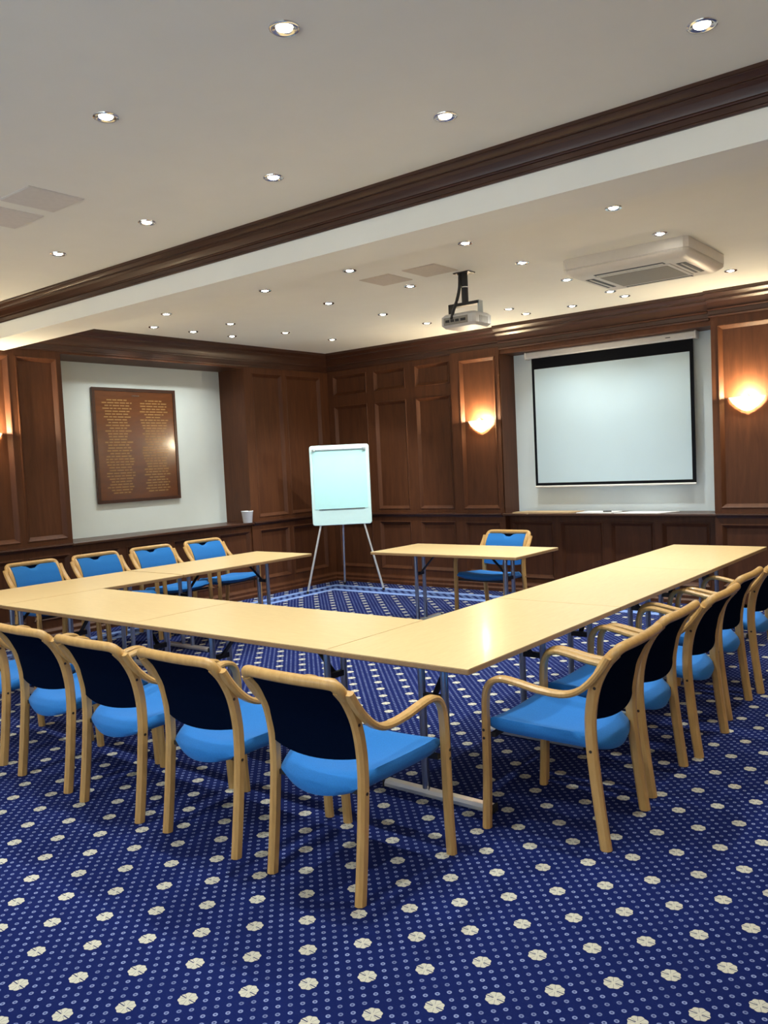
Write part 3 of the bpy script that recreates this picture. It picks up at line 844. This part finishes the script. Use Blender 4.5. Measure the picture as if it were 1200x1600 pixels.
# ------------------------------------------------------------------ air-conditioning cassette
ax, ay = -2.487, 6.555
r = empty('air_conditioner', (ax, ay, ZC)); hx, hy = 0.485, 0.445
def ringr(ix, z, k): 
    a, c = hx - ix, hy - ix
    return [(-a + k, -c, z), (a - k, -c, z), (a, -c + k, z), (a, c - k, z), (a - k, c, z), (-a + k, c, z), (-a, c - k, z), (-a, -c + k, z)]
m = MB(); m.loft([ringr(0, 0, .03), ringr(0, -.075, .03), ringr(0.006, -.083, .03), ringr(0.0, -.088, .03), ringr(0.01, -.105, .03), ringr(0.045, -.13, .03), ringr(0.09, -.138, .03)])
m.build('casing', 'unit_plastic', r, smooth=28)
m = MB(); m.box(-0.295, 0.295, -0.265, 0.265, -.1440, -.1381); gp = m.build('intake_panel', 'unit_plastic', r)
m = MB(); m.box(-0.265, 0.265, -0.235, 0.235, -.1465, -.1441); m.build('grille', 'grille_grey', gp)
for a0, a1, c0, c1 in ((-0.27, 0.27, -0.345, -0.285), (-0.27, 0.27, 0.285, 0.345), (-0.395, -0.325, -0.22, 0.22), (0.325, 0.395, -0.22, 0.22)):
    m = MB(); m.box(a0, a1, c0, c1, -.1405, -.1378); sl = m.build('air_slot', 'black_plastic', r)
    m = MB()
    if a1 - a0 > c1 - c0: m.box(a0 + 0.01, a1 - 0.01, (c0 + c1) / 2 - 0.004, (c0 + c1) / 2 + 0.016, -.1440, -.1404)
    else: m.box((a0 + a1) / 2 - 0.006, (a0 + a1) / 2 + 0.010, c0 + 0.01, c1 - 0.01, -.1440, -.1404)
    m.build('louvre', 'unit_plastic', sl)
tag(r, 'cream ceiling air-conditioning cassette with square grille above the screen', 'air conditioner')

# ------------------------------------------------------------------ ceiling hatches
for x0, x1, y0, y1, mt, lab in ((-4.44, -4.145, 5.41, 5.725, 'hatch_paint', 'beige square ceiling panel beyond the beam, left of its twin'),
                                (-4.0, -3.70, 5.41, 5.735, 'hatch_paint', 'beige square ceiling panel beside the projector pole'),
                                (-4.415, -4.112, 2.362, 2.67, 'hatch_paint_light', 'pale square ceiling panel at the left edge, nearer the downlights'),
                                (-4.855, -4.535, 2.362, 2.675, 'hatch_paint_light', 'pale square ceiling panel cut by the left picture edge')):
    r = empty('ceiling_panel', ((x0 + x1) / 2, (y0 + y1) / 2, ZC))
    a, c = (x1 - x0) / 2, (y1 - y0) / 2
    m = MB(); m.box(-a, a, -c, c, -0.006, 0.0, bev=0.002); m.build('plate', mt, r)
    m = MB()
    for q in ((-a - .006, a + .006, -c - .006, -c), (-a - .006, a + .006, c, c + .006), (-a - .006, -a, -c, c), (a, a + .006, -c, c)): m.box(*q, -0.004, 0.0)
    m.build('frame', mt, r)
    tag(r, lab, 'ceiling panel', 'square ceiling panels')

# ------------------------------------------------------------------ small things on the ledges
r = empty('paper_cup', (XL - 0.01, 7.03, ZD))
m = MB(); m.lathe([(0.052, 0.0), (0.056, 0.004), (0.070, 0.135), (0.073, 0.138), (0.073, 0.144), (0.068, 0.143), (0.064, 0.12), (0.050, 0.01), (0.002, 0.008)], 24); m.build('cup_body', 'cup_white', r, smooth=40)
m = MB(); m.lathe([(0.0715, 0.137), (0.075, 0.140), (0.075, 0.145), (0.0715, 0.147)], 24, cap=False); m.build('rolled_rim', 'cup_white', r, smooth=40)
tag(r, 'white tub standing on the ledge right of the honours board', 'tub')
def sheet_thing(name, x0, x1, y0, y1, h, mat, lab, cat, skew=0.0, layers=1):
    r = empty(name, ((x0 + x1) / 2, (y0 + y1) / 2, ZD)); a, c = (x1 - x0) / 2, (y1 - y0) / 2
    for k in range(layers):
        m = MB(); o = 0.006 * k
        z0, z1 = h * k / layers, h * (k + 1) / layers - 0.0004
        pts = [(-a + o, -c), (a - o, -c), (a - o + skew, c), (-a + o + skew, c)]
        m.loft([[(x, y, z0) for x, y in pts], [(x, y, z1) for x, y in pts]])
        m.build('sheet', mat, r)
    tag(r, lab, cat)
sheet_thing('paper_folder', -4.90, -4.17, YB - 0.055, YB + 0.19, 0.014, 'paper_buff', 'buff folder lying on the ledge at the left below the screen', 'folder', 0.06, 2)
sheet_thing('paper_pile', -4.10, -3.70, YB - 0.05, YB + 0.16, 0.012, 'paper_white', 'white papers on the ledge below the middle of the screen', 'papers', 0.05, 2)
sheet_thing('paper_sheet', -3.66, -3.16, YB - 0.055, YB + 0.20, 0.006, 'paper_white', 'large white sheet on the ledge below the right half of the screen', 'papers', 0.12, 1)
m = MB(); m.tube([(0, -0.012, 0.008), (0.085, 0.012, 0.008)], 0.007, 8)
o = m.build('marker_pen', 'black_plastic', smooth=40); o.location = (-3.79, YB - 0.02, ZD + 0.0125); tag(o, 'dark marker pen lying on the white papers on the ledge', 'pen')
